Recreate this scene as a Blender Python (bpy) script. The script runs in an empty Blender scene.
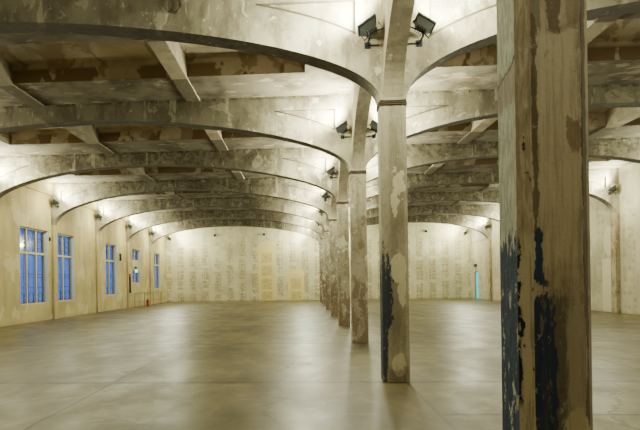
import bpy, bmesh, math, random
from math import *
from mathutils import Vector, Matrix
random.seed(4)
C = bpy.context.scene.collection

# ------------------------------------------------------------------ layout
D0, P, S, X0 = 3.55, 6.05, 0.45, 1.59          # first column face, bay, column side, column row
XL, XR = -12.8, 15.1                            # faces of the wall piers
WL, WR, WB, WF = -12.92, 15.3, 51.65, -3.2      # wall planes
ZS, ZC, ZR = 4.85, 7.0, 7.47                    # springing, slab, roof of recess
NF = 8
RY0, RY1 = 2.1, 4.32                            # recess start/end from frame face
RECL = (-10.85, 0.12); RECR = (3.06, 13.9)
BEAMS = (-7.65, -3.07, 6.2, 10.8)

# ------------------------------------------------------------------ node helpers
def lin(c):
    if isinstance(c, str):
        c = [int(c[i:i+2], 16) for i in (0, 2, 4)]
    c = [v/255.0 for v in c]
    return tuple(((v/12.92) if v <= .04045 else ((v+.055)/1.055)**2.4) for v in c) + (1.0,)

class G:
    def __init__(s, name):
        s.m = bpy.data.materials.new(name); s.m.use_nodes = True
        s.t = s.m.node_tree; s.t.nodes.clear()
        s.out = s.t.nodes.new('ShaderNodeOutputMaterial')
        s.b = s.t.nodes.new('ShaderNodeBsdfPrincipled')
        s.t.links.new(s.b.outputs[0], s.out.inputs[0])
        g = s.t.nodes.new('ShaderNodeNewGeometry')
        s.pos = g.outputs['Position']; s.nrm = g.outputs['Normal']
        sp = s.t.nodes.new('ShaderNodeSeparateXYZ'); s.t.links.new(s.pos, sp.inputs[0])
        s.x, s.y, s.z = sp.outputs
        sn = s.t.nodes.new('ShaderNodeSeparateXYZ'); s.t.links.new(s.nrm, sn.inputs[0])
        s.nx, s.ny, s.nz = sn.outputs
    def put(s, sock, v):
        if isinstance(v, (int, float)): sock.default_value = v
        elif isinstance(v, (tuple, list)): sock.default_value = v
        else: s.t.links.new(v, sock)
    def M(s, op, a, b=0.0, c=0.0, clamp=False):
        n = s.t.nodes.new('ShaderNodeMath'); n.operation = op; n.use_clamp = clamp
        s.put(n.inputs[0], a); s.put(n.inputs[1], b); s.put(n.inputs[2], c)
        return n.outputs[0]
    def add(s, a, b): return s.M('ADD', a, b)
    def sub(s, a, b): return s.M('SUBTRACT', a, b)
    def mul(s, a, b): return s.M('MULTIPLY', a, b)
    def mx(s, a, b): return s.M('MAXIMUM', a, b)
    def mn(s, a, b): return s.M('MINIMUM', a, b)
    def gt(s, a, b): return s.M('GREATER_THAN', a, b)
    def inv(s, a): return s.M('SUBTRACT', 1.0, a)
    def ss(s, v, a, b):                      # smooth 0..1 as v runs a -> b
        n = s.t.nodes.new('ShaderNodeMapRange'); n.interpolation_type = 'SMOOTHSTEP'
        if a > b:
            s.put(n.inputs[0], v); n.inputs[1].default_value = b; n.inputs[2].default_value = a
            n.inputs[3].default_value = 1; n.inputs[4].default_value = 0
        else:
            s.put(n.inputs[0], v); n.inputs[1].default_value = a; n.inputs[2].default_value = b
        return n.outputs[0]
    def vec(s, sx=1, sy=1, sz=1, off=(0, 0, 0)):
        n = s.t.nodes.new('ShaderNodeMapping')
        s.t.links.new(s.pos, n.inputs[0])
        n.inputs['Scale'].default_value = (sx, sy, sz); n.inputs['Location'].default_value = off
        return n.outputs[0]
    def noise(s, scale, detail=4, rough=.6, v=None, dist=0):
        n = s.t.nodes.new('ShaderNodeTexNoise')
        n.inputs['Scale'].default_value = scale; n.inputs['Detail'].default_value = detail
        n.inputs['Roughness'].default_value = rough; n.inputs['Distortion'].default_value = dist
        s.t.links.new(v or s.pos, n.inputs['Vector'])
        return n.outputs[0]
    def voro(s, scale, v=None, feat='F1', rnd=1):
        n = s.t.nodes.new('ShaderNodeTexVoronoi'); n.feature = feat
        n.inputs['Scale'].default_value = scale; n.inputs['Randomness'].default_value = rnd
        s.t.links.new(v or s.pos, n.inputs['Vector'])
        return n.outputs['Distance']
    def mix(s, f, a, b):
        n = s.t.nodes.new('ShaderNodeMix'); n.data_type = 'RGBA'
        s.put(n.inputs[0], f); s.put(n.inputs[6], a); s.put(n.inputs[7], b)
        return n.outputs[2]
    def blob(s, u, v, cu, cv, ru, rv, nz, wob=.6, e=.08, box=False):
        du = s.M('DIVIDE', s.sub(u, cu), ru); dv = s.M('DIVIDE', s.sub(v, cv), rv)
        if box: d = s.mx(s.M('ABSOLUTE', du), s.M('ABSOLUTE', dv))
        else: d = s.M('SQRT', s.add(s.mul(du, du), s.mul(dv, dv)))
        d = s.add(d, s.mul(s.sub(nz, .5), wob*1.9))
        return s.ss(d, 1+e, 1-e)
    def finish(s, col, rough=.85, bump=None, bs=.3, bd=.01, spec=.3, metal=0):
        s.put(s.b.inputs['Base Color'], col); s.put(s.b.inputs['Roughness'], rough)
        s.b.inputs['Specular IOR Level'].default_value = spec; s.b.inputs['Metallic'].default_value = metal
        if bump is not None:
            n = s.t.nodes.new('ShaderNodeBump'); n.inputs['Strength'].default_value = bs
            n.inputs['Distance'].default_value = bd
            s.put(n.inputs['Height'], bump); s.t.links.new(n.outputs[0], s.b.inputs['Normal'])
        return s.m

def plain(name, col, rough=.6, metal=0, emit=0, ecol=None):
    g = G(name)
    n = g.noise(14, 3)
    c = g.mix(g.mul(n, .35), lin(col), tuple(v*.6 for v in lin(col)[:3])+(1,))
    g.finish(c, rough, metal=metal)
    if emit:
        g.b.inputs['Emission Color'].default_value = lin(ecol or col)
        g.b.inputs['Emission Strength'].default_value = emit
    return g.m

# ------------------------------------------------------------------ materials
def concrete(name, base, dark, pale, stain=.5, palecut=.62, streak=(1, 1, .35), extra=None, chip=.4):
    g = G(name)
    n1 = g.noise(.9, 5, .62); n2 = g.noise(3.2, 6, .68, g.vec(*streak, off=(3, 7, 1)))
    n3 = g.noise(26, 4, .7); n4 = g.noise(1.7, 5, .6, g.vec(1, 1, 1, (11, 4, 9)), .6)
    c = g.mix(g.mul(g.ss(n1, .42, .68), stain), lin(base), lin(dark))
    c = g.mix(g.mul(g.ss(n2, .47, .62), stain*.85), c, lin(dark))
    pl = g.ss(n4, palecut, palecut+.035)
    c = g.mix(g.mul(pl, .75), c, lin(pale))
    c = g.mix(g.mul(g.ss(n3, .56, .72), .35), c, tuple(v*.35 for v in lin(dark)[:3])+(1,))
    if extra: c = extra(g, c)
    ch = g.noise(6.5, 8, .8, g.vec(1, 1, .7, (6, 2, 8)))
    c = g.mix(g.mul(g.ss(ch, .6, .64), chip), c, lin('d9d2bd'))
    c = g.mix(g.mul(g.ss(ch, .4, .36), chip*.8), c, lin('4b4031'))
    r = .85
    return g.finish(c, r, g.add(g.mul(n2, .6), g.add(g.mul(n3, .4), g.mul(pl, .5))), .5, .02)

M = {}
def rib_extra(g, c):
    # dirty mottled spots along the crown, plus flood falloff painted as darker midspan
    n = g.noise(5.5, 6, .72, g.vec(1, 1, 1.3, (2, 2, 2)))
    band = g.mul(g.ss(g.z, 6.15, 6.5), g.ss(n, .43, .58))
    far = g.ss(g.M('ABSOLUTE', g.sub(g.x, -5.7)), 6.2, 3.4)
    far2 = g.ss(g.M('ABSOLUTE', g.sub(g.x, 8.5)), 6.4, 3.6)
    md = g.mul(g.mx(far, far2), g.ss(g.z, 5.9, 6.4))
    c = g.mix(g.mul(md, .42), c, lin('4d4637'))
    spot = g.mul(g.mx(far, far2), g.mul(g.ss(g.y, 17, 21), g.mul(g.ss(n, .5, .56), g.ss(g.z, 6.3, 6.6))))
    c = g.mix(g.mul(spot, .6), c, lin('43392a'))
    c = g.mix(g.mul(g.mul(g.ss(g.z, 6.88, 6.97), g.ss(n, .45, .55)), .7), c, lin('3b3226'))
    # streaks of pale plaster running down the face
    n2 = g.noise(2.3, 4, .6, g.vec(1.6, 1, .25, (7, 1, 0)))
    c = g.mix(g.mul(g.ss(n2, .62, .66), .5), c, lin('b5ac92'))
    # undersides mixed darker
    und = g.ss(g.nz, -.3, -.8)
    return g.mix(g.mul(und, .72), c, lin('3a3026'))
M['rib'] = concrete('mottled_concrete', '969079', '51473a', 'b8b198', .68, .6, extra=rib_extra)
M['head'] = concrete('column_head_concrete', 'a09982', '63563f', 'c2baa0', .6, .6)
M['longbeam'] = concrete('dark_rib_concrete', '938a74', '655a47', 'b5ad98', .65, .64)

def generic_col(g, c):
    low = g.ss(g.z, 2.6, .3)
    n = g.noise(4.2, 6, .72, g.vec(1, 1, .6, (5, 5, 5)))
    c = g.mix(g.mul(g.ss(g.add(n, g.mul(low, .12)), .54, .6), .72), c, lin('6f5a40'))
    n2 = g.noise(3.1, 4, .6, g.vec(1, 1, .5, (1, 9, 5)))
    return g.mix(g.mul(g.ss(n2, .58, .61), .7), c, lin('c9c0a2'))
M['col'] = concrete('column_concrete', 'a39b84', '6b5f4a', 'd2cab0', .6, .6, (1, 1, .25), generic_col)

def col1_extra(g, c):
    u = g.sub(g.x, X0)
    n = g.noise(7, 5, .65); nf = g.noise(22, 4, .7, g.vec(1, 1, .35))
    # vertical lighter left strip, darker mid
    c = g.mix(g.mul(g.ss(u, -.06, -.12), .55), c, lin('b3ac92'))
    c = g.mix(g.mul(g.ss(g.sub(nf, 0), .45, .62), .3), c, lin('7a6c53'))
    for cu, cv, ru, rv, w in ((.06, 3.42, .11, .26, 1.3), (.0, 3.1, .06, .3, 1.6), (.04, 1.95, .13, .27, .35), (.1, 1.6, .07, .3, 1.0), (.03, .3, .12, .2, .6)):
        c = g.mix(g.mul(g.blob(u, g.z, cu, cv, ru, rv, n, w, .05), .9), c, lin('cfc7a6'))
    b = g.blob(u, g.z, -.14, 1.5, .075, .6, nf, 1.7, .12)
    b2 = g.blob(u, g.z, -.2, 1.0, .055, 1.25, nf, .9, .12)
    c = g.mix(g.mul(g.mx(b, b2), .92), c, lin('1f2a40'))
    rust = g.blob(u, g.z, .05, .1, .25, .16, nf, 1.6, .2)
    return g.mix(g.mul(rust, .5), c, lin('5a4330'))
M['col1'] = concrete('column_concrete_plaster_patched', 'a39c85', '6f644e', 'cbc4ac', .55, .66, (1, 1, .22), col1_extra)

def near_extra(g, c):
    u = g.sub(g.x, X0); z = g.z
    n = g.noise(5, 7, .7); nf = g.noise(30, 5, .72, g.vec(1, 1, .22)); nb = g.noise(13, 6, .7, g.vec(1, 1, .5, (4, 4, 4)))
    front = g.ss(g.ny, -.85, -.97); left = g.ss(g.nx, -.85, -.97)
    lch = g.mul(g.ss(g.nx, -.4, -.6), g.inv(left)); rch = g.ss(g.nx, .3, .5)
    # pale peeling paint on the side face
    side = g.mix(g.ss(nf, .42, .6), lin('989a8b'), lin('babdad'))
    crack = g.ss(g.M('ABSOLUTE', g.add(g.sub(z, g.mul(g.sub(g.y, 3.6), -.3)), g.add(-3.15, g.mul(g.sub(n, .5), .25)))), .022, .006)
    side = g.mix(g.mul(crack, .8), side, lin('2d3138'))
    side = g.mix(g.mul(g.blob(g.y, z, 3.7, 3.0, .5, .12, nb, 1.8, .2), .5), side, lin('7d6142'))
    c = g.mix(left, c, side)
    # left chamfer: bare tan wood-coloured concrete with dark flecks
    ch = g.mix(g.ss(nf, .4, .62), lin('a19279'), lin('bcb09a'))
    ch = g.mix(g.ss(nb, .6, .64), ch, lin('33271c'))
    ch = g.mix(g.ss(z, 2.1, 1.9), ch, lin('bfb398'))
    cs = g.noise(3, 6, .75, g.vec(10, 10, .5, (2, 2, 2)))
    ch = g.mix(g.mul(g.ss(cs, .48, .6), .6), ch, lin('7d705c'))
    c = g.mix(lch, c, ch)
    # front: tan skim coat, cream repair, brown stain
    fr = g.mix(g.ss(n, .4, .62), lin('b6aa94'), lin('c6bba5'))
    fr = g.mix(g.mul(g.ss(nf, .48, .64), .55), fr, lin('8f816a'))
    c = g.mix(front, c, fr)
    fm = g.mx(front, rch)
    def fb(cu, cv, ru, rv, col, w=.6, op=1., nz=None, e=.06, box=False):
        nonlocal c
        c = g.mix(g.mul(g.mul(fm, g.blob(u, z, cu, cv, ru, rv, nz or n, w, e, box)), op), c, lin(col))
    fb(-.01, 3.62, .05, .42, '6a5c48', .9, .85, nb)
    fb(.12, 3.55, .06, .35, '8f8068', .9, .6, nb)
    fb(-.13, 3.2, .035, .8, '827c6c', 1.4, .8, nf)
    fb(.0, 2.93, .125, .36, 'd3c9b2', .5, .8, None, .06, True)
    fb(.02, 2.5, .13, .3, 'cdc2ab', .5, .7, None, .1, True)
    fb(-.02, 2.15, .14, .3, 'cfc4ad', .5, .6, None, .1, True)
    fb(.1, 2.63, .06, .1, '94866c', 1.4, .9, nb)
    fb(-.135, 2.7, .018, .9, '65563f', 2.2, .8, nb)
    fb(.17, 2.2, .022, 2.5, '54473a', 1.2, .8, nf)
    # lower front
    fb(.03, 1.2, .06, .42, '9a9284', 1.2, .8, nf, .15, True)
    fb(.1, 1.25, .07, .36, 'b3aa9a', .9, .8, nf)
    fb(-.03, .95, .07, .68, '67645c', .8, .85, nf, .15, True)
    fb(-.12, 1.9, .028, .17, '2f4268', 1.6, 1, nb)
    fb(-.14, 1.25, .04, .4, '2f4268', 1.7, 1, nb)
    fb(-.09, .95, .065, .66, '303f60', .9, .95, nb, .06, True)
    hol = g.noise(9, 6, .75, g.vec(1, 1, .35, (8, 8, 8)))
    c = g.mix(g.mul(g.mul(fm, g.mul(g.ss(u, -.02, -.04), g.ss(z, 1.7, 1.5))), g.mul(g.ss(hol, .57, .6), .7)), c, lin('8f7f66'))
    fb(.1, .75, .1, .2, 'cabfa4', .9, .9, nb)
    st = g.noise(3.0, 6, .75, g.vec(9, 9, .45, (3, 1, 0)))
    c = g.mix(g.mul(fm, g.mul(g.ss(st, .5, .6), .3)), c, lin('6b5d48'))
    # navy paint on the side face
    bl = g.mul(left, g.mul(g.ss(g.add(z, g.mul(g.sub(nf, .5), .8)), 2.03, 1.97), g.ss(g.add(nb, g.mul(z, .035)), .43, .48)))
    c = g.mix(g.mul(bl, .96), c, g.mix(g.ss(nf, .4, .7), lin('182642'), lin('2f456a')))
    ce = g.mul(lch, g.mul(g.ss(z, 2.05, 1.95), g.mul(g.ss(z, .9, 1.0), g.ss(g.add(nb, g.mul(g.ss(u, -.19, -.23), .2)), .6, .63))))
    return g.mix(ce, c, lin('1c232e'))
M['near'] = concrete('peeling_painted_concrete', 'b4a992', '80745e', 'c9bfaa', .5, .66, (1, 1, .2), near_extra)

# recess / slab
g = G('patchy_ceiling_concrete')
n1 = g.noise(1.1, 5, .6); n2 = g.noise(2.6, 5, .6, g.vec(.6, 1.3, 1, (3, 1, 2))); n3 = g.noise(20, 4, .7)
c = g.mix(g.ss(n1, .38, .66), lin('78705f'), lin('504839'))
c = g.mix(g.mul(g.ss(n2, .6, .63), .7), c, lin('a0967e'))
rec = g.ss(g.z, 7.004, 7.012)
rc = g.mix(g.ss(n1, .4, .65), lin('bfb5a2'), lin('a59a86'))
dg = g.noise(1.5, 3, .5, g.vec(1, .45, 1, (9, 2, 0)), 1.2)
rc = g.mix(g.mul(g.ss(dg, .54, .57), .75), rc, lin('8c7a64'))
wallm = g.mul(g.ss(g.M('ABSOLUTE', g.ny), .5, .9), rec)
wz = g.noise(.9, 4, .55, g.vec(1, 1, .5, (0, 6, 0)), .3)
rc = g.mix(g.mul(wallm, g.mul(g.ss(wz, .535, .515), g.ss(g.z, 7.4, 7.3))), rc, lin('7a6850'))
c = g.mix(rec, c, rc)
c = g.mix(g.mul(g.ss(n3, .58, .7), .3), c, lin('3d3428'))
M['ceil'] = g.finish(c, .9, g.add(n2, g.mul(n3, .4)), .4, .02)
def cb_extra(g, c):
    t = g.M('MODULO', g.sub(g.y, D0), P)
    inr = g.mul(g.ss(t, RY0-.03, RY0+.03), g.ss(t, RY1+.03, RY1-.03))
    slab = g.mix(g.ss(g.nx, .3, .6), lin('655c4b'), lin('a79d82'))  # right side face painted lighter, as if catching light
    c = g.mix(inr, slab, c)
    return g.mix(g.mul(g.ss(g.x, -6, -7), .5), c, lin('4f4637'))  # left-hand beams painted darker, for the weaker light there
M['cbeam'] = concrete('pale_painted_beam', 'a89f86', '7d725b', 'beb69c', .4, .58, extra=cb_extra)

# walls
def wallmat(name, base, marks, axis, extra=None, seed=0, spacing=1.17, row=2.15, markcol='94835f', op=.62):
    g = G(name)
    u = g.x if axis == 'x' else g.y
    n1 = g.noise(.45, 5, .6, g.vec(1, 1, 1, (seed, 0, 0))); n2 = g.noise(1.6, 6, .66, g.vec(1, 1, .22, (seed, 3, 0)))
    n3 = g.noise(9, 5, .7)
    b2 = tuple(v*.72 for v in lin(base)[:3])+(1,); b3 = tuple(v*w_ for v, w_ in zip(lin(base)[:3], (.56, .53, .47)))+(1,)
    c = g.mix(g.ss(n1, .36, .66), lin(base), b2)
    c = g.mix(g.mul(g.ss(n2, .5, .68), .5), c, b3)
    c = g.mix(g.mul(g.ss(g.noise(.9, 3, .5, g.vec(1, 1, .8, (seed, 8, 1))), .6, .62), .4), c, lin('cdc29c'))
    if marks:
        # strips of old adhesive left by panelling
        fu = g.M('PINGPONG', g.add(u, 20.3), spacing/2)
        inc = g.ss(g.add(fu, g.mul(g.sub(n3, .5), .12)), spacing*.22, spacing*.26)
        cell = g.M('FLOOR', g.M('DIVIDE', g.add(u, 20.3), spacing))
        wn = g.t.nodes.new('ShaderNodeTexWhiteNoise'); wn.noise_dimensions = '1D'; g.put(wn.inputs['W'], cell)
        fz = g.M('PINGPONG', g.add(g.z, g.mul(wn.outputs[0], 2.0)), row/2)
        inr = g.ss(fz, .1, .2)
        v1 = g.voro(1.0, g.vec(2.6, 2.6, 3.3), rnd=.35)
        ring = g.mul(g.ss(v1, .18, .26), g.ss(v1, .5, .4))
        sc = g.ss(g.noise(5, 4, .7, g.vec(1.6, 1.6, .6)), .44, .54)
        hi = g.ss(g.z, 5.9, 5.2)
        mm = g.mul(g.mul(g.mul(inc, inr), g.add(g.mul(ring, .75), g.mul(sc, .25))), g.add(.35, g.mul(hi, .65)))
        mm = g.mul(mm, g.ss(n1, .25, .45))
        c = g.mix(g.mul(mm, op), c, lin(markcol))
        # grey board joints
        j = g.ss(g.M('PINGPONG', g.add(u, 20.3+spacing/2), spacing/2), spacing*.5-.05, spacing*.5-.02)
        c = g.mix(g.mul(j, .0), c, lin('cfc7a8'))
    if extra: c = extra(g, c, n2, n3)
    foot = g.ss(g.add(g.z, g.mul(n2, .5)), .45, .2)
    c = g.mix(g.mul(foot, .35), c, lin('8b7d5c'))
    return g.finish(c, .85, g.add(n2, g.mul(n3, .5)), .35, .015)

def left_extra(g, c, n2, n3):
    # long brown runs of water down the wall and beside the piers
    s = g.noise(3.3, 4, .6, g.vec(1, 1, .06, (0, 4, 0)))
    c = g.mix(g.mul(g.mul(g.ss(s, .6, .68), g.ss(g.z, .5, 3.5)), .4), c, lin('7c6844'))
    return c
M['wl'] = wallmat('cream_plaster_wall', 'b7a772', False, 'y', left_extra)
def back_extra(g, c, n2, n3):
    for (a, b, h) in ((-4.2, -2.55, 5.4), (-1.42, .1, 2.85)):
        m = g.blob(g.x, g.z, (a+b)/2, h/2-.2, (b-a)/2, h/2+.2, n3, .04, .02, True)
        c = g.mix(g.mul(m, .92), c, lin('dccb84'))
        v = g.noise(3.4, 3, .8, g.vec(1.6, 1, 1.0, (2, 0, 1)))
        fz = g.M('PINGPONG', g.add(g.z, .28), .62)
        t = g.mul(g.blob(g.x, g.z, (a+b)/2, h*.42, (b-a)*.3, h*.4, n3, .2, .08, True), g.mul(g.ss(fz, .1, .16), g.ss(g.M('ABSOLUTE', g.sub(v, .5)), .01, .06)))
        c = g.mix(g.mul(t, .55), c, lin('8a7448'))
    return c
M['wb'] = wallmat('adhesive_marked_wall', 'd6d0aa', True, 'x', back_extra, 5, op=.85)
def right_extra(g, c, n2, n3):
    p = g.blob(g.y, g.z, 28.75, 1.1, .62, 1.55, n3, .12, .03, True)
    c = g.mix(g.mul(p, .85), c, lin('c9c2a4'))
    p = g.blob(g.y, g.z, 28.7, 3.55, .5, .75, n3, .25, .04)
    c = g.mix(g.mul(p, .8), c, lin('c6bfa2'))
    return c
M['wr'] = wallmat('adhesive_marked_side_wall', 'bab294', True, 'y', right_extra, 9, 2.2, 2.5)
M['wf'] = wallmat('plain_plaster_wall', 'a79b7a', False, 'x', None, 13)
def pier_extra(g, c):
    n = g.noise(6, 5, .7, g.vec(1, 1, .4, (2, 2, 2)))
    c = g.mix(g.mul(g.ss(n, .5, .58), .6), c, lin('6d5434'))
    return c
M['pier'] = concrete('pier_plaster', 'b2a26f', '948458', 'c0b285', .4, .6, (1, 1, .2))
M['pier_r'] = concrete('stained_pier_plaster', 'a89d7e', '6a5638', 'c6bd9c', .6, .6, (1, 1, .3), pier_extra)

# floor
g = G('polished_concrete_floor')
n1 = g.noise(.32, 5, .62, g.vec(1, .6, 1)); n2 = g.noise(1.3, 6, .65, g.vec(1.0, .55, 1, (5, 5, 0)), .3); n3 = g.noise(17, 5, .7)
c = g.mix(g.ss(n1, .4, .6), lin('6c633f'), lin('433b24'))
c = g.mix(g.mul(g.ss(n2, .38, .72), .6), c, lin('574d36'))
c = g.mix(g.mul(g.ss(g.noise(2.1, 4, .6, g.vec(1, 1, 1, (1, 1, 1)), .8), .5, .72), .4), c, lin('9a9175'))
c = g.mix(g.mul(g.ss(n3, .5, .75), .25), c, lin('4d432e'))
w = g.mul(g.sub(g.noise(1.2, 3, .6), .5), .05)
def line(pos_, at, wd):
    return g.ss(g.M('ABSOLUTE', g.sub(g.add(pos_, w), at)), wd, wd*.35)
lm = None
for k in range(0, 9):
    l = line(g.y, D0+k*P+.03, .1+.03*k)
    lm = l if lm is None else g.mx(lm, l)
for xx in (X0+.15, -3.4, -8.1, 6.3, 11.0):
    lm = g.mx(lm, line(g.x, xx, .045))
lm = g.mx(lm, g.mul(line(g.y, 7.3, .06), g.ss(g.x, 1.7, 1.8)))
lm = g.mx(lm, g.mul(line(g.y, 4.9, .03), g.ss(g.x, 1.7, 1.8)))
# wandering cracks
w2 = g.mul(g.sub(g.noise(.9, 5, .7, g.vec(1, 1, 1, (4, 0, 0))), .5), 1.3)
def crack(ax, ay, bx, by, wd=.05):
    L = hypot(bx-ax, by-ay); ux, uy = (bx-ax)/L, (by-ay)/L
    t = g.add(g.mul(g.sub(g.x, ax), ux), g.mul(g.sub(g.y, ay), uy))
    d = g.add(g.mul(g.sub(g.x, ax), -uy), g.mul(g.sub(g.y, ay), ux))
    return g.mul(g.ss(g.M('ABSOLUTE', g.add(d, w2)), wd, wd*.3), g.mul(g.ss(t, -.05, .1), g.ss(t, L+.05, L-.1)))
cm = g.mx(g.mx(crack(-.5, 6.9, -.3, 12.5), crack(5.2, 9.8, 3.6, 6.2)), g.mx(crack(-5.5, 7.0, -2.6, 9.6), crack(5.2, 14, 8.5, 9)))
c = g.mix(g.mul(lm, .85), c, lin('2a2317'))
c = g.mix(g.mul(cm, .75), c, lin('332a1b'))
dirt = g.ss(g.M('ABSOLUTE', g.add(g.sub(g.x, X0+.15), g.mul(g.sub(n2, .5), .5))), .45, .1)
c = g.mix(g.mul(dirt, .3), c, lin('54482f'))
r = g.add(.34, g.mul(g.ss(n2, .3, .7), .12))
M['floor'] = g.finish(c, r, g.add(g.mul(n1, .6), g.mul(lm, -.5)), .12, .012, .3)

M['frame'] = plain('cream_window_paint', 'c2b68c', .6)
M['reveal'] = plain('reveal_with_outside_light', 'dfe6ea', .6)  # bluish light from outside put into the reveal colour
M['iron'] = plain('dark_iron', '23303e', .5, .4)
M['black'] = plain('black_plastic', '15161a', .5)
M['housing'] = plain('grey_flood_housing', '2c2f2c', .5, .3)
M['steel'] = plain('steel_rail', '8c8468', .5, .5)
M['wire'] = plain('rusty_wire', '4b3f30', .7)
M['red'] = plain('red_enamel', 'b01e18', .35)
M['exit'] = plain('green_lit_sign', '2fae6b', .4, 0, 2.5, 'b8ffd4')
M['lens'] = plain('lit_flood_glass', 'f4f7e6', .3, 0, 25, 'f4f8e0')
M['cyan'] = plain('cyan_lit_glass_door', '3fc2de', .4, 0, .75, '2fc4e6')
M['bluebox'] = plain('navy_sign_box', '27324a', .5)
g = G('window_glass')
tr = g.t.nodes.new('ShaderNodeBsdfTransparent'); tr.inputs[0].default_value = (.93, .96, 1, 1)
gl = g.t.nodes.new('ShaderNodeBsdfGlossy'); gl.inputs['Roughness'].default_value = .08
mx = g.t.nodes.new('ShaderNodeMixShader'); mx.inputs[0].default_value = .06
g.t.links.new(tr.outputs[0], mx.inputs[1]); g.t.links.new(gl.outputs[0], mx.inputs[2]); g.t.links.new(mx.outputs[0], g.out.inputs[0])
M['glass'] = g.m

# ------------------------------------------------------------------ mesh helpers
def B(): return bmesh.new()
def box(bm, x0, x1, y0, y1, z0, z1, rot=None, at=None):
    vs = [Vector((x, y, z)) for x in (x0, x1) for y in (y0, y1) for z in (z0, z1)]
    if rot is not None: vs = [rot @ v for v in vs]
    if at is not None: vs = [v+Vector(at) for v in vs]
    v = [bm.verts.new(p) for p in vs]
    for f in ((0, 1, 3, 2), (4, 6, 7, 5), (0, 4, 5, 1), (2, 3, 7, 6), (0, 2, 6, 4), (1, 5, 7, 3)):
        bm.faces.new([v[i] for i in f])
def strip(bm, xs, lo, hi, y0, y1, swap=False):
    """solid between curves lo and hi over xs, from y0 to y1 (swap: run along y, thick in x)"""
    def V(a, t, z): return bm.verts.new((t, a, z) if swap else (a, t, z))
    r = [[V(x, y0, lo(x)), V(x, y0, hi(x)), V(x, y1, hi(x)), V(x, y1, lo(x))] for x in xs]
    for a, b in zip(r, r[1:]):
        for i in range(4):
            bm.faces.new((a[i], a[(i+1) % 4], b[(i+1) % 4], b[i]))
    bm.faces.new(r[0]); bm.faces.new(r[-1][::-1])
def prism(bm, poly, z0, z1):
    a = [bm.verts.new((x, y, z0)) for x, y in poly]; b = [bm.verts.new((x, y, z1)) for x, y in poly]
    n = len(poly)
    for i in range(n): bm.faces.new((a[i], a[(i+1) % n], b[(i+1) % n], b[i]))
    bm.faces.new(a[::-1]); bm.faces.new(b)
def tube(bm, pts, r, n=8, closed=False):
    rings = []; pts = [Vector(p) for p in pts]; m = len(pts)
    for i, p in enumerate(pts):
        if closed: d = pts[(i+1) % m]-pts[i-1]
        else: d = pts[min(i+1, m-1)]-pts[max(i-1, 0)]
        d.normalize(); up = Vector((0, 0, 1)) if abs(d.z) < .9 else Vector((1, 0, 0))
        a = d.cross(up).normalized(); b = d.cross(a)
        rings.append([bm.verts.new(p+a*r*cos(2*pi*j/n)+b*r*sin(2*pi*j/n)) for j in range(n)])
    prs = list(zip(rings, rings[1:])) + ([(rings[-1], rings[0])] if closed else [])
    for A, Bq in prs:
        for j in range(n): bm.faces.new((A[j], A[(j+1) % n], Bq[(j+1) % n], Bq[j]))
    if not closed: bm.faces.new(rings[0][::-1]); bm.faces.new(rings[-1])
def lathe(bm, prof, n=20, at=(0, 0, 0)):
    rings = [[bm.verts.new((at[0]+r*cos(2*pi*j/n), at[1]+r*sin(2*pi*j/n), at[2]+z)) for j in range(n)] for r, z in prof]
    for A, Bq in zip(rings, rings[1:]):
        for j in range(n): bm.faces.new((A[j], A[(j+1) % n], Bq[(j+1) % n], Bq[j]))
    bm.faces.new(rings[0][::-1]); bm.faces.new(rings[-1])
def obj(name, bm, mat, parent=None, bevel=0, smooth=False):
    bmesh.ops.recalc_face_normals(bm, faces=bm.faces)
    me = bpy.data.meshes.new(name); bm.to_mesh(me); bm.free()
    me.materials.append(mat)
    if smooth:
        for p in me.polygons: p.use_smooth = True
    o = bpy.data.objects.new(name, me); C.objects.link(o)
    if parent: o.parent = parent
    if bevel:
        m = o.modifiers.new('bevel', 'BEVEL'); m.width = bevel; m.segments = 2; m.limit_method = 'ANGLE'; m.angle_limit = radians(50)
    return o
def tag(o, label=None, cat=None, group=None, kind=None):
    if label: o['label'] = label
    if cat: o['category'] = cat
    if group: o['group'] = group
    if kind: o['kind'] = kind
    return o
def thing(name, loc, rz=0):
    o = bpy.data.objects.new(name, None); C.objects.link(o); o.location = loc; o.rotation_euler = (0, 0, rz)
    return o
def kids(o, root): return [c for c in root if c.parent is o]
def copy_tree(o, parent=None):
    allo = list(C.objects)
    def rec(a, par):
        c = a.copy(); C.objects.link(c); c.parent = par
        for ch in [q for q in allo if q.parent is a]: rec(ch, c)
        return c
    return rec(o, parent)
ORD = ['nearest', 'second', 'third', 'fourth', 'fifth', 'sixth', 'seventh', 'eighth']

# ------------------------------------------------------------------ shell
bm = B(); box(bm, WL-.4, WR+.4, WF-.3, WB+.3, -.2, 0)
tag(obj('floor', bm, M['floor']), kind='structure')

bm = B()
def q(*p): bm.faces.new([bm.verts.new(v) for v in p])
def hq(x0, x1, y0, y1, z): q((x0, y0, z), (x1, y0, z), (x1, y1, z), (x0, y1, z))
ys = [WF] + [D0+k*P for k in range(0, NF)] + [WB]
def recess_bay(y0, y1, ra, rb):
    xs = [WL-.3, RECL[0], RECL[1], RECR[0], RECR[1], WR+.3]
    hq(xs[0], xs[5], y0, ra, ZC); hq(xs[0], xs[5], rb, y1, ZC)
    for a, b in ((0, 1), (2, 3), (4, 5)): hq(xs[a], xs[b], ra, rb, ZC)
    for a, b in (RECL, RECR):
        hq(a, b, ra, rb, ZR)
        q((a, ra, ZC), (b, ra, ZC), (b, ra, ZR), (a, ra, ZR)); q((a, rb, ZC), (b, rb, ZC), (b, rb, ZR), (a, rb, ZR))
        q((a, ra, ZC), (a, rb, ZC), (a, rb, ZR), (a, ra, ZR)); q((b, ra, ZC), (b, rb, ZC), (b, rb, ZR), (b, ra, ZR))
hq(WL-.3, WR+.3, WF-.3, D0, ZC)
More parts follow.
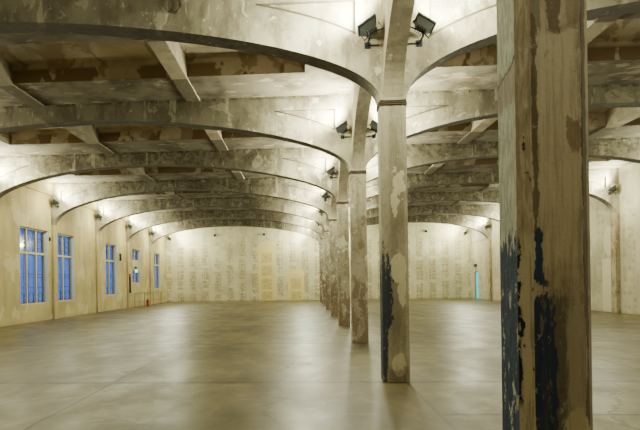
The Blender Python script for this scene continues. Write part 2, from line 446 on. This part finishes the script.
for k in range(NF):
    y0 = D0+k*P; y1 = y0+P if k < NF-1 else WB+.3
    recess_bay(y0, y1, y0+RY0, y0+RY1)
box(bm, WL-.3, WR+.3, WF-.3, WB+.3, 7.6, 7.8)
o = obj('ceiling', bm, M['ceil']); tag(o, kind='structure')
# the recess linings must face down into the room
# walls
WINS = [(24.55, 27.35, .84, 4.5, 3), (28.3, 30.6, .86, 4.5, 2), (35.6, 37.75, 1.0, 4.45, 2), (41.25, 43.3, 1.8, 4.42, 2), (47.4, 49.5, 1.25, 4.42, 2)]
bm = B()
edges = sorted(set([WF-.3, WB+.3] + [v for w_ in WINS for v in w_[:2]]))
cur = WF-.3
for (a, b, z0, z1, _) in WINS:
    box(bm, WL-.32, WL, cur, a, 0, ZC)
    box(bm, WL-.32, WL, a, b, 0, z0); box(bm, WL-.32, WL, a, b, z1, ZC)
    cur = b
box(bm, WL-.32, WL, cur, WB+.3, 0, ZC)
tag(obj('wall_left', bm, M['wl']), kind='structure')
DY0, DY1, DZ = 49.35, 50.55, 2.42
bm = B()
box(bm, WR, WR+.3, WF-.3, DY0, 0, ZC); box(bm, WR, WR+.3, DY0, DY1, DZ, ZC); box(bm, WR, WR+.3, DY1, WB+.3, 0, ZC)
tag(obj('wall_right', bm, M['wr']), kind='structure')
bm = B(); box(bm, WL, WR, WB, WB+.3, 0, ZC); tag(obj('wall_back', bm, M['wb']), kind='structure')
bm = B(); box(bm, WL, WR, WF-.3, WF, 0, ZC); tag(obj('wall_front', bm, M['wf']), kind='structure')
bm = B()
for k in range(-1, NF):
    box(bm, WL, WL+.14, WF if k < 0 else D0+k*P+S+.002, min(WB, D0+(k+1)*P-.002), 6.35, 6.98)
tag(obj('trim_1', bm, M['pier']), kind='structure')

# windows
def window(i, a, b, z0, z1, nl):
    xg = WL-.2
    root = thing('window_%d' % i, (xg, (a+b)/2, z0)); tag(root, kind='structure')
    hw = (b-a)/2; H = z1-z0; f = .06
    bm = B()
    box(bm, -.04, .04, -hw, hw, 0, f); box(bm, -.04, .04, -hw, hw, H-f, H)
    box(bm, -.04, .04, -hw, -hw+f, 0, H); box(bm, -.04, .04, hw-f, hw, 0, H)
    tz = H*.675
    box(bm, -.05, .05, -hw, hw, tz-.05, tz+.05)
    for j in range(1, nl):
        y = -hw+2*hw*j/nl; box(bm, -.045, .045, y-.045, y+.045, 0, H)
    if i == 4: box(bm, -.06, .06, -hw, hw, H*.36, H*.66)
    obj('window_frame', bm, M['frame'], root)
    bm = B(); box(bm, -.012, -.004, -hw+.01, hw-.01, .01, H-.01); obj('glass_pane', bm, M['glass'], root)
    # wrought iron grille outside
    bm = B(); gx = -.13
    for zf in (.02, .22, .36, .4, .66, .98): tube(bm, [(gx, -hw, H*zf), (gx, hw, H*zf)], .016, 6)
    n = nl*2
    for j in range(n+1):
        y = -hw+2*hw*j/n; tube(bm, [(gx, y, 0), (gx, y, H*.46 if j % 2 else H)], .011, 6)
    for j in range(nl*2):
        yc = -hw+2*hw*(j+.5)/(nl*2); r = hw/(nl*2)*.92
        for zc in (H*.08, H*.73, H*.82, H*.91):
            tube(bm, [(gx, yc+r*cos(t*pi/8), zc+r*1.3*sin(t*pi/8)) for t in range(16)], .013, 5, True)
    obj('iron_grille', bm, M['iron'], root)
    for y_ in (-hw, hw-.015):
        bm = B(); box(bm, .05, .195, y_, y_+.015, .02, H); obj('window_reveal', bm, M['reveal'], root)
    bm = B(); box(bm, -.02, .19, -hw+.016, hw-.016, -.0, .02)
    obj('window_sill', bm, M['frame'], root)
for i, w_ in enumerate(WINS): window(i+1, *w_)

# cyan lit doorway in the right wall
root = thing('door_1', (WR+.12, (DY0+DY1)/2, 0)); tag(root, kind='structure')
hw = (DY1-DY0)/2
bm = B(); box(bm, -.05, .05, -hw, -hw+.07, 0, DZ); box(bm, -.05, .05, hw-.07, hw, 0, DZ); box(bm, -.05, .05, -hw, hw, DZ-.07, DZ)
obj('door_frame', bm, M['steel'], root)
bm = B(); box(bm, 0, .03, -hw+.07, hw-.07, .02, DZ-.07); obj('door_pane', bm, M['cyan'], root)
bm = B(); tube(bm, [(-.06, -hw+.2, .95), (-.06, -hw+.2, 1.25)], .015); obj('door_handle', bm, M['black'], root)
bm = B(); box(bm, -.12, 0, -.28, .28, -.13, .13)
o = obj('sign_box', bm, M['bluebox'], bevel=.01); o.location = (WR-.002, 50.1, 2.95)
tag(o, 'small navy sign box on the right wall above the cyan lit doorway', 'sign')

# ------------------------------------------------------------------ columns
h = S/2; c_ = .157*S
octo = [(-h+c_, 0), (h-c_, 0), (h, c_), (h, S-c_), (h-c_, S), (-h+c_, S), (-h, S-c_), (-h, c_)]
def shaft_bm():
    bm = B(); prism(bm, octo, 0, ZS); return bm
def column_base(k, mat):
    root = thing('concrete_column', (X0, D0+k*P, 0))
    obj('shaft', shaft_bm(), mat, root, .008)
    bm = B(); box(bm, -h, h, 0.002, S-.002, ZS, ZC-.003); obj('column_head', bm, M['head'], root)
    bm = B()
    for dz in (-.03, 0.0, .03):
        tube(bm, [(x*1.04, (y-S/2)*1.04+S/2, ZS-.05+dz) for x, y in octo], .012, 6, True)
    obj('cap_band', bm, M['wire'], root)
    return root
COLL = ['thick foreground concrete column with peeling navy blue paint',
        'second column, with pale oval plaster patches and dark blue lower edge',
        'third concrete column back, grey with a rust-brown stained foot',
        'fourth concrete column back, appearing just left of the grey third one',
        'fifth column along the row toward the back wall',
        'sixth column along the row toward the back wall',
        'seventh column along the row, last but one before the back wall',
        'farthest column of the row, closest to the marked back wall']
proto = None
for k in range(NF):
    if k == 0: r_ = column_base(0, M['near'])
    elif k == 1: r_ = column_base(1, M['col1'])
    elif k == 2: r_ = proto = column_base(2, M['col'])
    else: r_ = copy_tree(proto); r_.location = (X0, D0+k*P, 0)
    tag(r_, COLL[k], 'column', 'concrete columns in the central row')

# ------------------------------------------------------------------ transverse arched ribs
ZCR = 6.5
def intr(xa, xb, pa, pb):
    m = (xa+xb)/2; a = (xb-xa)/2
    def f(x):
        u = min(1, abs(x-m)/a); p = pa if x < m else pb
        return ZS+(ZCR-ZS)*sqrt(max(0, 1-u**p))
    return f
def cosspace(a, b, n): return [a+(b-a)*(1-cos(pi*i/n))/2 for i in range(n+1)]
def rib_bm(xa, xb, pa, pb, ta, tb):
    f = intr(xa, xb, pa, pb); m = (xa+xb)/2; bm = B(); ZT = 6.6
    # where the rib's back edge meets the straight top beam, on both sides
    def meet(lo, hi, t):                 # f(x)+t = ZT
        for _ in range(50):
            c = (lo+hi)/2
            if f(c)+t < ZT: lo = c
            else: hi = c
        return lo
    ca, cb = xa+.40, xb-.40
    ma, mb = meet(ca, m, ta), meet(cb, m, tb)
    y0, y1, yr = 0.0, S, .09
    top = lambda x: ZC-.003
    if xa < -5: box(bm, WL+.001, xa, y0, y1, ZS, ZC-.003)
    if xb > 10: box(bm, xb, WR-.001, y0, y1, ZS, ZC-.003)
    strip(bm, cosspace(xa, ca, 14), f, top, y0, y1)
    strip(bm, cosspace(cb, xb, 14), f, top, y0, y1)
    strip(bm, cosspace(ma, mb, 40), f, top, y0, y1)
    for p, q_, t in ((ca, ma, ta), (mb, cb, tb)):
        xs = cosspace(p, q_, 16); ex = lambda x, t=t: min(ZT, f(x)+t)
        strip(bm, xs, f, ex, y0, y1)
        strip(bm, xs, ex, lambda x: ZT, yr, S-yr)
        strip(bm, [p, q_], lambda x: ZT, top, y0, y1)
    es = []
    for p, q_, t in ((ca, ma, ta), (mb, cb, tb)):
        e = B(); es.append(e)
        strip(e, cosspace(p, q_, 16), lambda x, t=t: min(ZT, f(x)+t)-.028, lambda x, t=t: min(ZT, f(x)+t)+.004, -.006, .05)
    return bm, es
def rib(*a):
    bm, es = rib_bm(*a); o = obj('arched_rib', bm, M['rib'])
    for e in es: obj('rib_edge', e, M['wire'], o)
    return o
protoL = rib(XL, X0-h, 2.2, 1.5, .62, .69)
protoR = rib(X0+h, XR, 2.0, 2.2, .5, .6)
for k in range(1, NF):
    a = protoL if k == 1 else copy_tree(protoL)
    b = protoR if k == 1 else copy_tree(protoR)
    a.location = b.location = (0, D0+k*P, 0)
    tag(a, '%s arched concrete rib spanning the left hall to the left wall' % ORD[k-1], 'arch', 'arched ribs over the left hall')
    tag(b, '%s arched concrete rib spanning the right hall to the right wall' % ORD[k-1], 'arch', 'arched ribs over the right hall')

# longitudinal arched beams between the columns
def long_bm():
    bm = B(); a0, a1 = S, P; m = (a0+a1)/2; a = (a1-a0)/2
    f = lambda y: ZS+1.6*sqrt(max(0, 1-(min(1, abs(y-m)/a))**1.5))
    strip(bm, cosspace(a0+.002, a1-.002, 40), f, lambda y: ZC-.003, -.17, .17, True)
    return bm
pl = obj('arched_beam', long_bm(), M['longbeam'])
for k in range(NF-1):
    a = pl if k == 0 else pl.copy()
    if k: C.objects.link(a)
    a.location = (X0, D0+k*P, 0)
    tag(a, 'dark narrow curved beam joining the %s column to the %s column' % (ORD[k], ORD[k+1]), 'beam', 'curved beams along the column row')

# straight ceiling beams crossing the recesses
def cb_bm(L):
    bm = B(); box(bm, -.2, .2, S+.003, L, 6.95, ZR-.003); return bm
pb = obj('ceiling_beam', cb_bm(P-.003), M['cbeam'])
names_b = ['pale straight ceiling beam nearer the left wall', 'pale straight ceiling beam left of the column row',
           'pale straight ceiling beam right of the column row', 'pale straight ceiling beam nearer the right wall']
first = True
for k in range(1, NF-1):
    for j, xb_ in enumerate(BEAMS):
        a = pb if first else pb.copy()
        if not first: C.objects.link(a)
        first = False
        a.location = (xb_, D0+k*P, 0)
        tag(a, names_b[j]+', between the %s and %s arched ribs' % (ORD[k-1], ORD[k]), 'beam', 'straight beams crossing the ceiling recesses')

# wall piers
def pier(x0, x1, mat):
    bm = B(); box(bm, x0, x1, 0, S, 0, ZS); return obj('wall_pier', bm, mat, bevel=.01)
pA = pier(WL+.001, XL, M['pier']); pB = pier(XR, WR-.001, M['pier_r'])
for k in range(4, NF):
    a = pA if k == 4 else pA.copy(); b = pB if k == 4 else pB.copy()
    if k > 4: C.objects.link(a); C.objects.link(b)
    a.location = b.location = (0, D0+k*P, 0)
    tag(a, 'shallow plaster pier on the left wall under the %s rib from the camera' % ORD[k-1], 'pier', 'piers on the left wall')
    tag(b, 'brown-stained pier on the right wall under the %s rib from the camera' % ORD[k-1], 'pier', 'piers on the right wall')

# ------------------------------------------------------------------ floodlights
def flood_proto():
    root = thing('floodlight', (0, 0, 0))
    R = Matrix.Rotation(radians(32), 3, 'Y') @ Matrix.Rotation(radians(-18), 3, 'X')
    def P3(v): return R @ Vector(v) + Vector((0, 0, .15))
    bm = B()
    # tapered box: wide lit mouth upwards, finned back downwards
    lo = [(-.09, -.06), (.09, -.06), (.09, .06), (-.09, .06)]; hi = [(-.155, -.1), (.155, -.1), (.155, .1), (-.155, .1)]
    a = [bm.verts.new(P3((x, y, -.07))) for x, y in lo]; b = [bm.verts.new(P3((x, y, .06))) for x, y in hi]
    for i in range(4): bm.faces.new((a[i], a[(i+1) % 4], b[(i+1) % 4], b[i]))
    bm.faces.new(a[::-1]); bm.faces.new(b)
    for j in range(5): box(bm, -.08+.036*j, -.068+.036*j, -.07, .07, -.12, -.06, R, (0, 0, .15))
    obj('housing', bm, M['housing'], root)
    bm = B()
    for a0, a1, b0, b1 in ((-.17, .17, -.115, -.095), (-.17, .17, .095, .115), (-.17, -.15, -.115, .115), (.15, .17, -.115, .115)):
        box(bm, a0, a1, b0, b1, .05, .085, R, (0, 0, .15))
    obj('rim', bm, M['black'], root)
    bm = B(); box(bm, -.148, .148, -.093, .093, .061, .066, R, (0, 0, .15)); obj('lens', bm, M['lens'], root)
    bm = B()
    for s in (-1, 1): tube(bm, [P3((s*.175, 0, .0)), P3((s*.175, 0, -.14)), Vector((0, 0, .06))], .012, 6)
    tube(bm, [(0, 0, .07), (0, 0, 0), (0, .298, 0)], .016, 8); box(bm, -.05, .05, .285, .2995, -.05, .05)
    obj('bracket', bm, M['black'], root)
    return root
fp = flood_proto(); used = False
def flood(x, y, rz, label, power, tx):
    global used
    for nm, ty, e, dz in (('flood_lamp', 'SPOT', power, 0), ('added_fill_lamp', 'POINT', power*FILL, -.35)):  # the point lamp is an added, unseen mid-air fill for beams and heads
        add_lamp(nm, ty, e, x+(.06 if ty == 'SPOT' else .95)*tx, y-.02 if ty == 'SPOT' else y-.6, 6.16+dz, tx)
    if label is None: return                 # fixtures wholly outside the photograph: only their light
    r = fp if not used else copy_tree(fp)
    used = True
    r.location = (x, y, 5.79); r.scale = (1.02, 1, 1.08)
    if rz: r.scale = (-1.02, 1, 1.08)
    tag(r, label, 'floodlight', 'floodlights aimed at the ceiling')
def add_lamp(nm, ty, e, x, y, z, tx):
    if y > 50: e *= 1.5; y -= .75; z -= .3
    L = bpy.data.lights.new(nm, ty); L.energy = e; L.color = (.98, 1.0, .725); L.shadow_soft_size = .12
    if ty == 'SPOT': L.spot_size = radians(172); L.spot_blend = .7
    lo = bpy.data.objects.new(nm, L); C.objects.link(lo)
    lo.location = (x, y, z)
    d = Vector((tx*.75, -.05, .8)) if y < 50 else Vector((tx*.7, -.2, .35)); lo.rotation_euler = d.to_track_quat('-Z', 'Y').to_euler()
PW = 1400; FILL = .26
ORDF = ORD + ['back wall']
for k in range(0, NF+1):
    y = D0+k*P-.30 if k < NF else WB-.30
    pw = PW if k else PW*.32
    if k == NF:
        flood(X0-.6, y, True, 'floodlight on the back wall left of the column row end', pw, -1)
        flood(X0+.6, y, False, 'floodlight on the back wall right of the column row end', pw, 1)
        flood(XL+.3, y, False, 'floodlight in the far left corner on the back wall', pw, 1)
        flood(XR-.3, y, True, 'floodlight in the far right corner on the back wall', pw, -1)
        continue
    flood(X0-.43, y, True, None if k < 1 else 'floodlight left of the %s column head, tilted up' % ORD[k], pw, -1)
    flood(X0+.45, y, False, None if k < 1 else 'floodlight right of the %s column head, tilted up' % ORD[k], pw, 1)
    flood(XL+.25, y, False, None if k < 4 else 'floodlight by the left wall in front of the %s rib' % ORD[k-1], pw*(.35 if k == 1 else 1), 1)
    flood(XR-.25, y, True, None if k < 4 else 'floodlight by the right wall in front of the %s rib' % ORD[k-1], pw, -1)

# conduit runs between the floodlight pairs
for k in range(1, 4):
    for s in (-1, 1):
        bm = B(); tube(bm, [(s*.235, 0, 0), (s*.36, 0, 0)], .011, 6)
        o = obj('conduit', bm, M['wire']); o.location = (X0, D0+k*P-.012, 5.79)
        tag(o, 'thin conduit feeding the floodlight %s of the %s column head' % ('left' if s < 0 else 'right', ORD[k]), 'conduit', 'conduits at the column heads')

# ------------------------------------------------------------------ small things
bm = B()
for i, (r_, dz) in enumerate(((.15, 0), (.135, .015), (.12, -.01), (.145, -.02))):
    if i == 0: tube(bm, [(0, -.001, .12), (0, -.09, .12)], .012, 6)
    tube(bm, [(r_*.8*cos(t*pi/10), -.02-.012*i, dz+r_*sin(t*pi/10)) for t in range(20)], .007, 6, True)
o = obj('cable_coil', bm, M['wire']); o.location = (-2.17, D0+P, 6.64)
tag(o, 'coil of dark cable hanging on the face of the nearest rib', 'cable')

for x, lab in ((-8.22, 'left'), (-3.59, 'middle'), (11.33, 'right')):
    root = thing('wall_speaker', (x, WB, 6.2))
    bm = B(); box(bm, -.1, .1, -.13, -.04, -.11, .11); obj('cabinet', bm, M['black'], root, .015)
    bm = B(); box(bm, -.04, .04, -.05, -.0, -.04, .04); obj('bracket', bm, M['iron'], root)
    tag(root, {'left': 'small black box high on the back wall, leftmost of three', 'middle': 'small black box high on the back wall above the tall cream panel', 'right': 'small black box high on the back wall of the right hall'}[lab], 'speaker', 'black boxes on the back wall')

bm = B(); box(bm, .0, .1, -.1, .1, -.25, .25)
o = obj('wall_speaker', bm, M['black'], bevel=.01); o.location = (WL, 38.4, 3.66)
tag(o, 'narrow black box on the left wall right of the third window', 'speaker')
bm = B(); box(bm, .0, .08, -.05, .05, -.09, .09)
o = obj('wall_speaker', bm, M['black'], bevel=.01); o.location = (WL, 27.5, 4.1)
tag(o, 'tiny dark fitting on the left wall between the first two windows', 'fitting')
root = thing('exit_sign', (WL, 41.9, 2.74))
bm = B(); box(bm, .05, .13, -.24, .24, -.1, .1); obj('lit_panel', bm, M['exit'], root)
bm = B(); box(bm, .002, .05, -.27, .27, -.13, .13); obj('housing', bm, M['housing'], root)
box_ = B(); box(box_, .002, .12, -.2, .2, .19, .33); obj('battery_case', box_, M['black'], root)
tag(root, 'glowing green exit sign in front of the fourth left window', 'sign')
root = thing('hose_pole', (XL, D0+6*P+.22, 0))
bm = B(); tube(bm, [(.06, 0, 1.1), (.06, 0, 2.25)], .06, 8); obj('pole', bm, M['black'], root)
bm = B(); tube(bm, [(.06, 0, 2.25), (.06, 0, 2.5)], .06, 8); obj('red_cap', bm, M['red'], root)
bm = B(); box(bm, .0, .06, -.03, .03, 1.3, 1.36); obj('clip', bm, M['iron'], root)
bm = B(); box(bm, .001, .06, -.03, .03, 2.0, 2.06); obj('clip', bm, M['iron'], root)
tag(root, 'black pole with red tip clipped to the left wall pier by the railing', 'pole')

# railing by the left wall
root = thing('steel_railing', (-12.3, 39.75, 0))
RL = 9.9
for z in (1.06, .45):
    bm = B(); tube(bm, [(0, 0, z), (0, RL, z)], .028, 8); obj('rail', bm, M['steel'], root)
for j in range(5):
    bm = B(); tube(bm, [(0, RL*j/4, 0), (0, RL*j/4, 1.06)], .028, 8); box(bm, -.07, .07, RL*j/4-.07, RL*j/4+.07, 0, .012); obj('post', bm, M['steel'], root)
tag(root, 'low two-rail metal railing along the left wall near the back', 'railing')

root = thing('fire_extinguisher', (-12.05, 42.2, 0))
bm = B(); lathe(bm, [(.0, .0), (.12, 0), (.125, .03), (.125, .5), (.1, .58), (.04, .62), (.03, .66)]); obj('cylinder', bm, M['red'], root, smooth=True)
bm = B(); lathe(bm, [(.035, .66), (.035, .7), (.02, .72)]); box(bm, -.02, .02, -.1, .06, .71, .74); obj('valve', bm, M['black'], root)
bm = B(); tube(bm, [(0, -.05, .69), (.0, -.14, .62), (0, -.16, .45), (0, -.15, .25)], .015, 6); obj('hose', bm, M['black'], root)
root.scale = (.85, .85, .85)
tag(root, 'red fire extinguisher standing on the floor by the railing', 'extinguisher')

# cable along the right wall near the far corner
bm = B(); tube(bm, [(WR-.02, 45.95+.5, 5.25), (WR-.02, 48, 5.05), (WR-.02, 50, 5.02), (WR-.02, 51.6, 5.1)], .018, 6)
tag(obj('wall_cable', bm, M['wire']), 'thin cable sagging along the right wall near the far corner', 'cable')

# ------------------------------------------------------------------ world
w = bpy.data.worlds.new('dusk'); bpy.context.scene.world = w; w.use_nodes = True
bg = w.node_tree.nodes['Background']; bg.inputs[0].default_value = (.07, .24, .95, 1); bg.inputs[1].default_value = 1.0

# ------------------------------------------------------------------ camera
F, YAW, ROLL, XP, YP, H = 553., .0635, .0146, 268., 281.9, 1.755
cam = bpy.data.cameras.new('camera'); co = bpy.data.objects.new('camera', cam); C.objects.link(co)
cam.sensor_fit = 'HORIZONTAL'; cam.sensor_width = 36; cam.lens = F/640*36
cam.shift_x = (320-XP)/640; cam.shift_y = (YP-215)/640
cam.clip_end = 300
co.matrix_world = Matrix.Translation((0, 0, H)) @ Matrix.Rotation(YAW, 4, 'Z') @ Matrix.Rotation(radians(90), 4, 'X') @ Matrix.Rotation(-ROLL, 4, 'Z')
sc = bpy.context.scene; sc.camera = co
sc.view_settings.view_transform = 'AgX'
sc.view_settings.exposure = -.2
sc.cycles.max_bounces = 10; sc.cycles.diffuse_bounces = 6
sc.cycles.use_denoising = True
sc.cycles.sample_clamp_indirect = 4
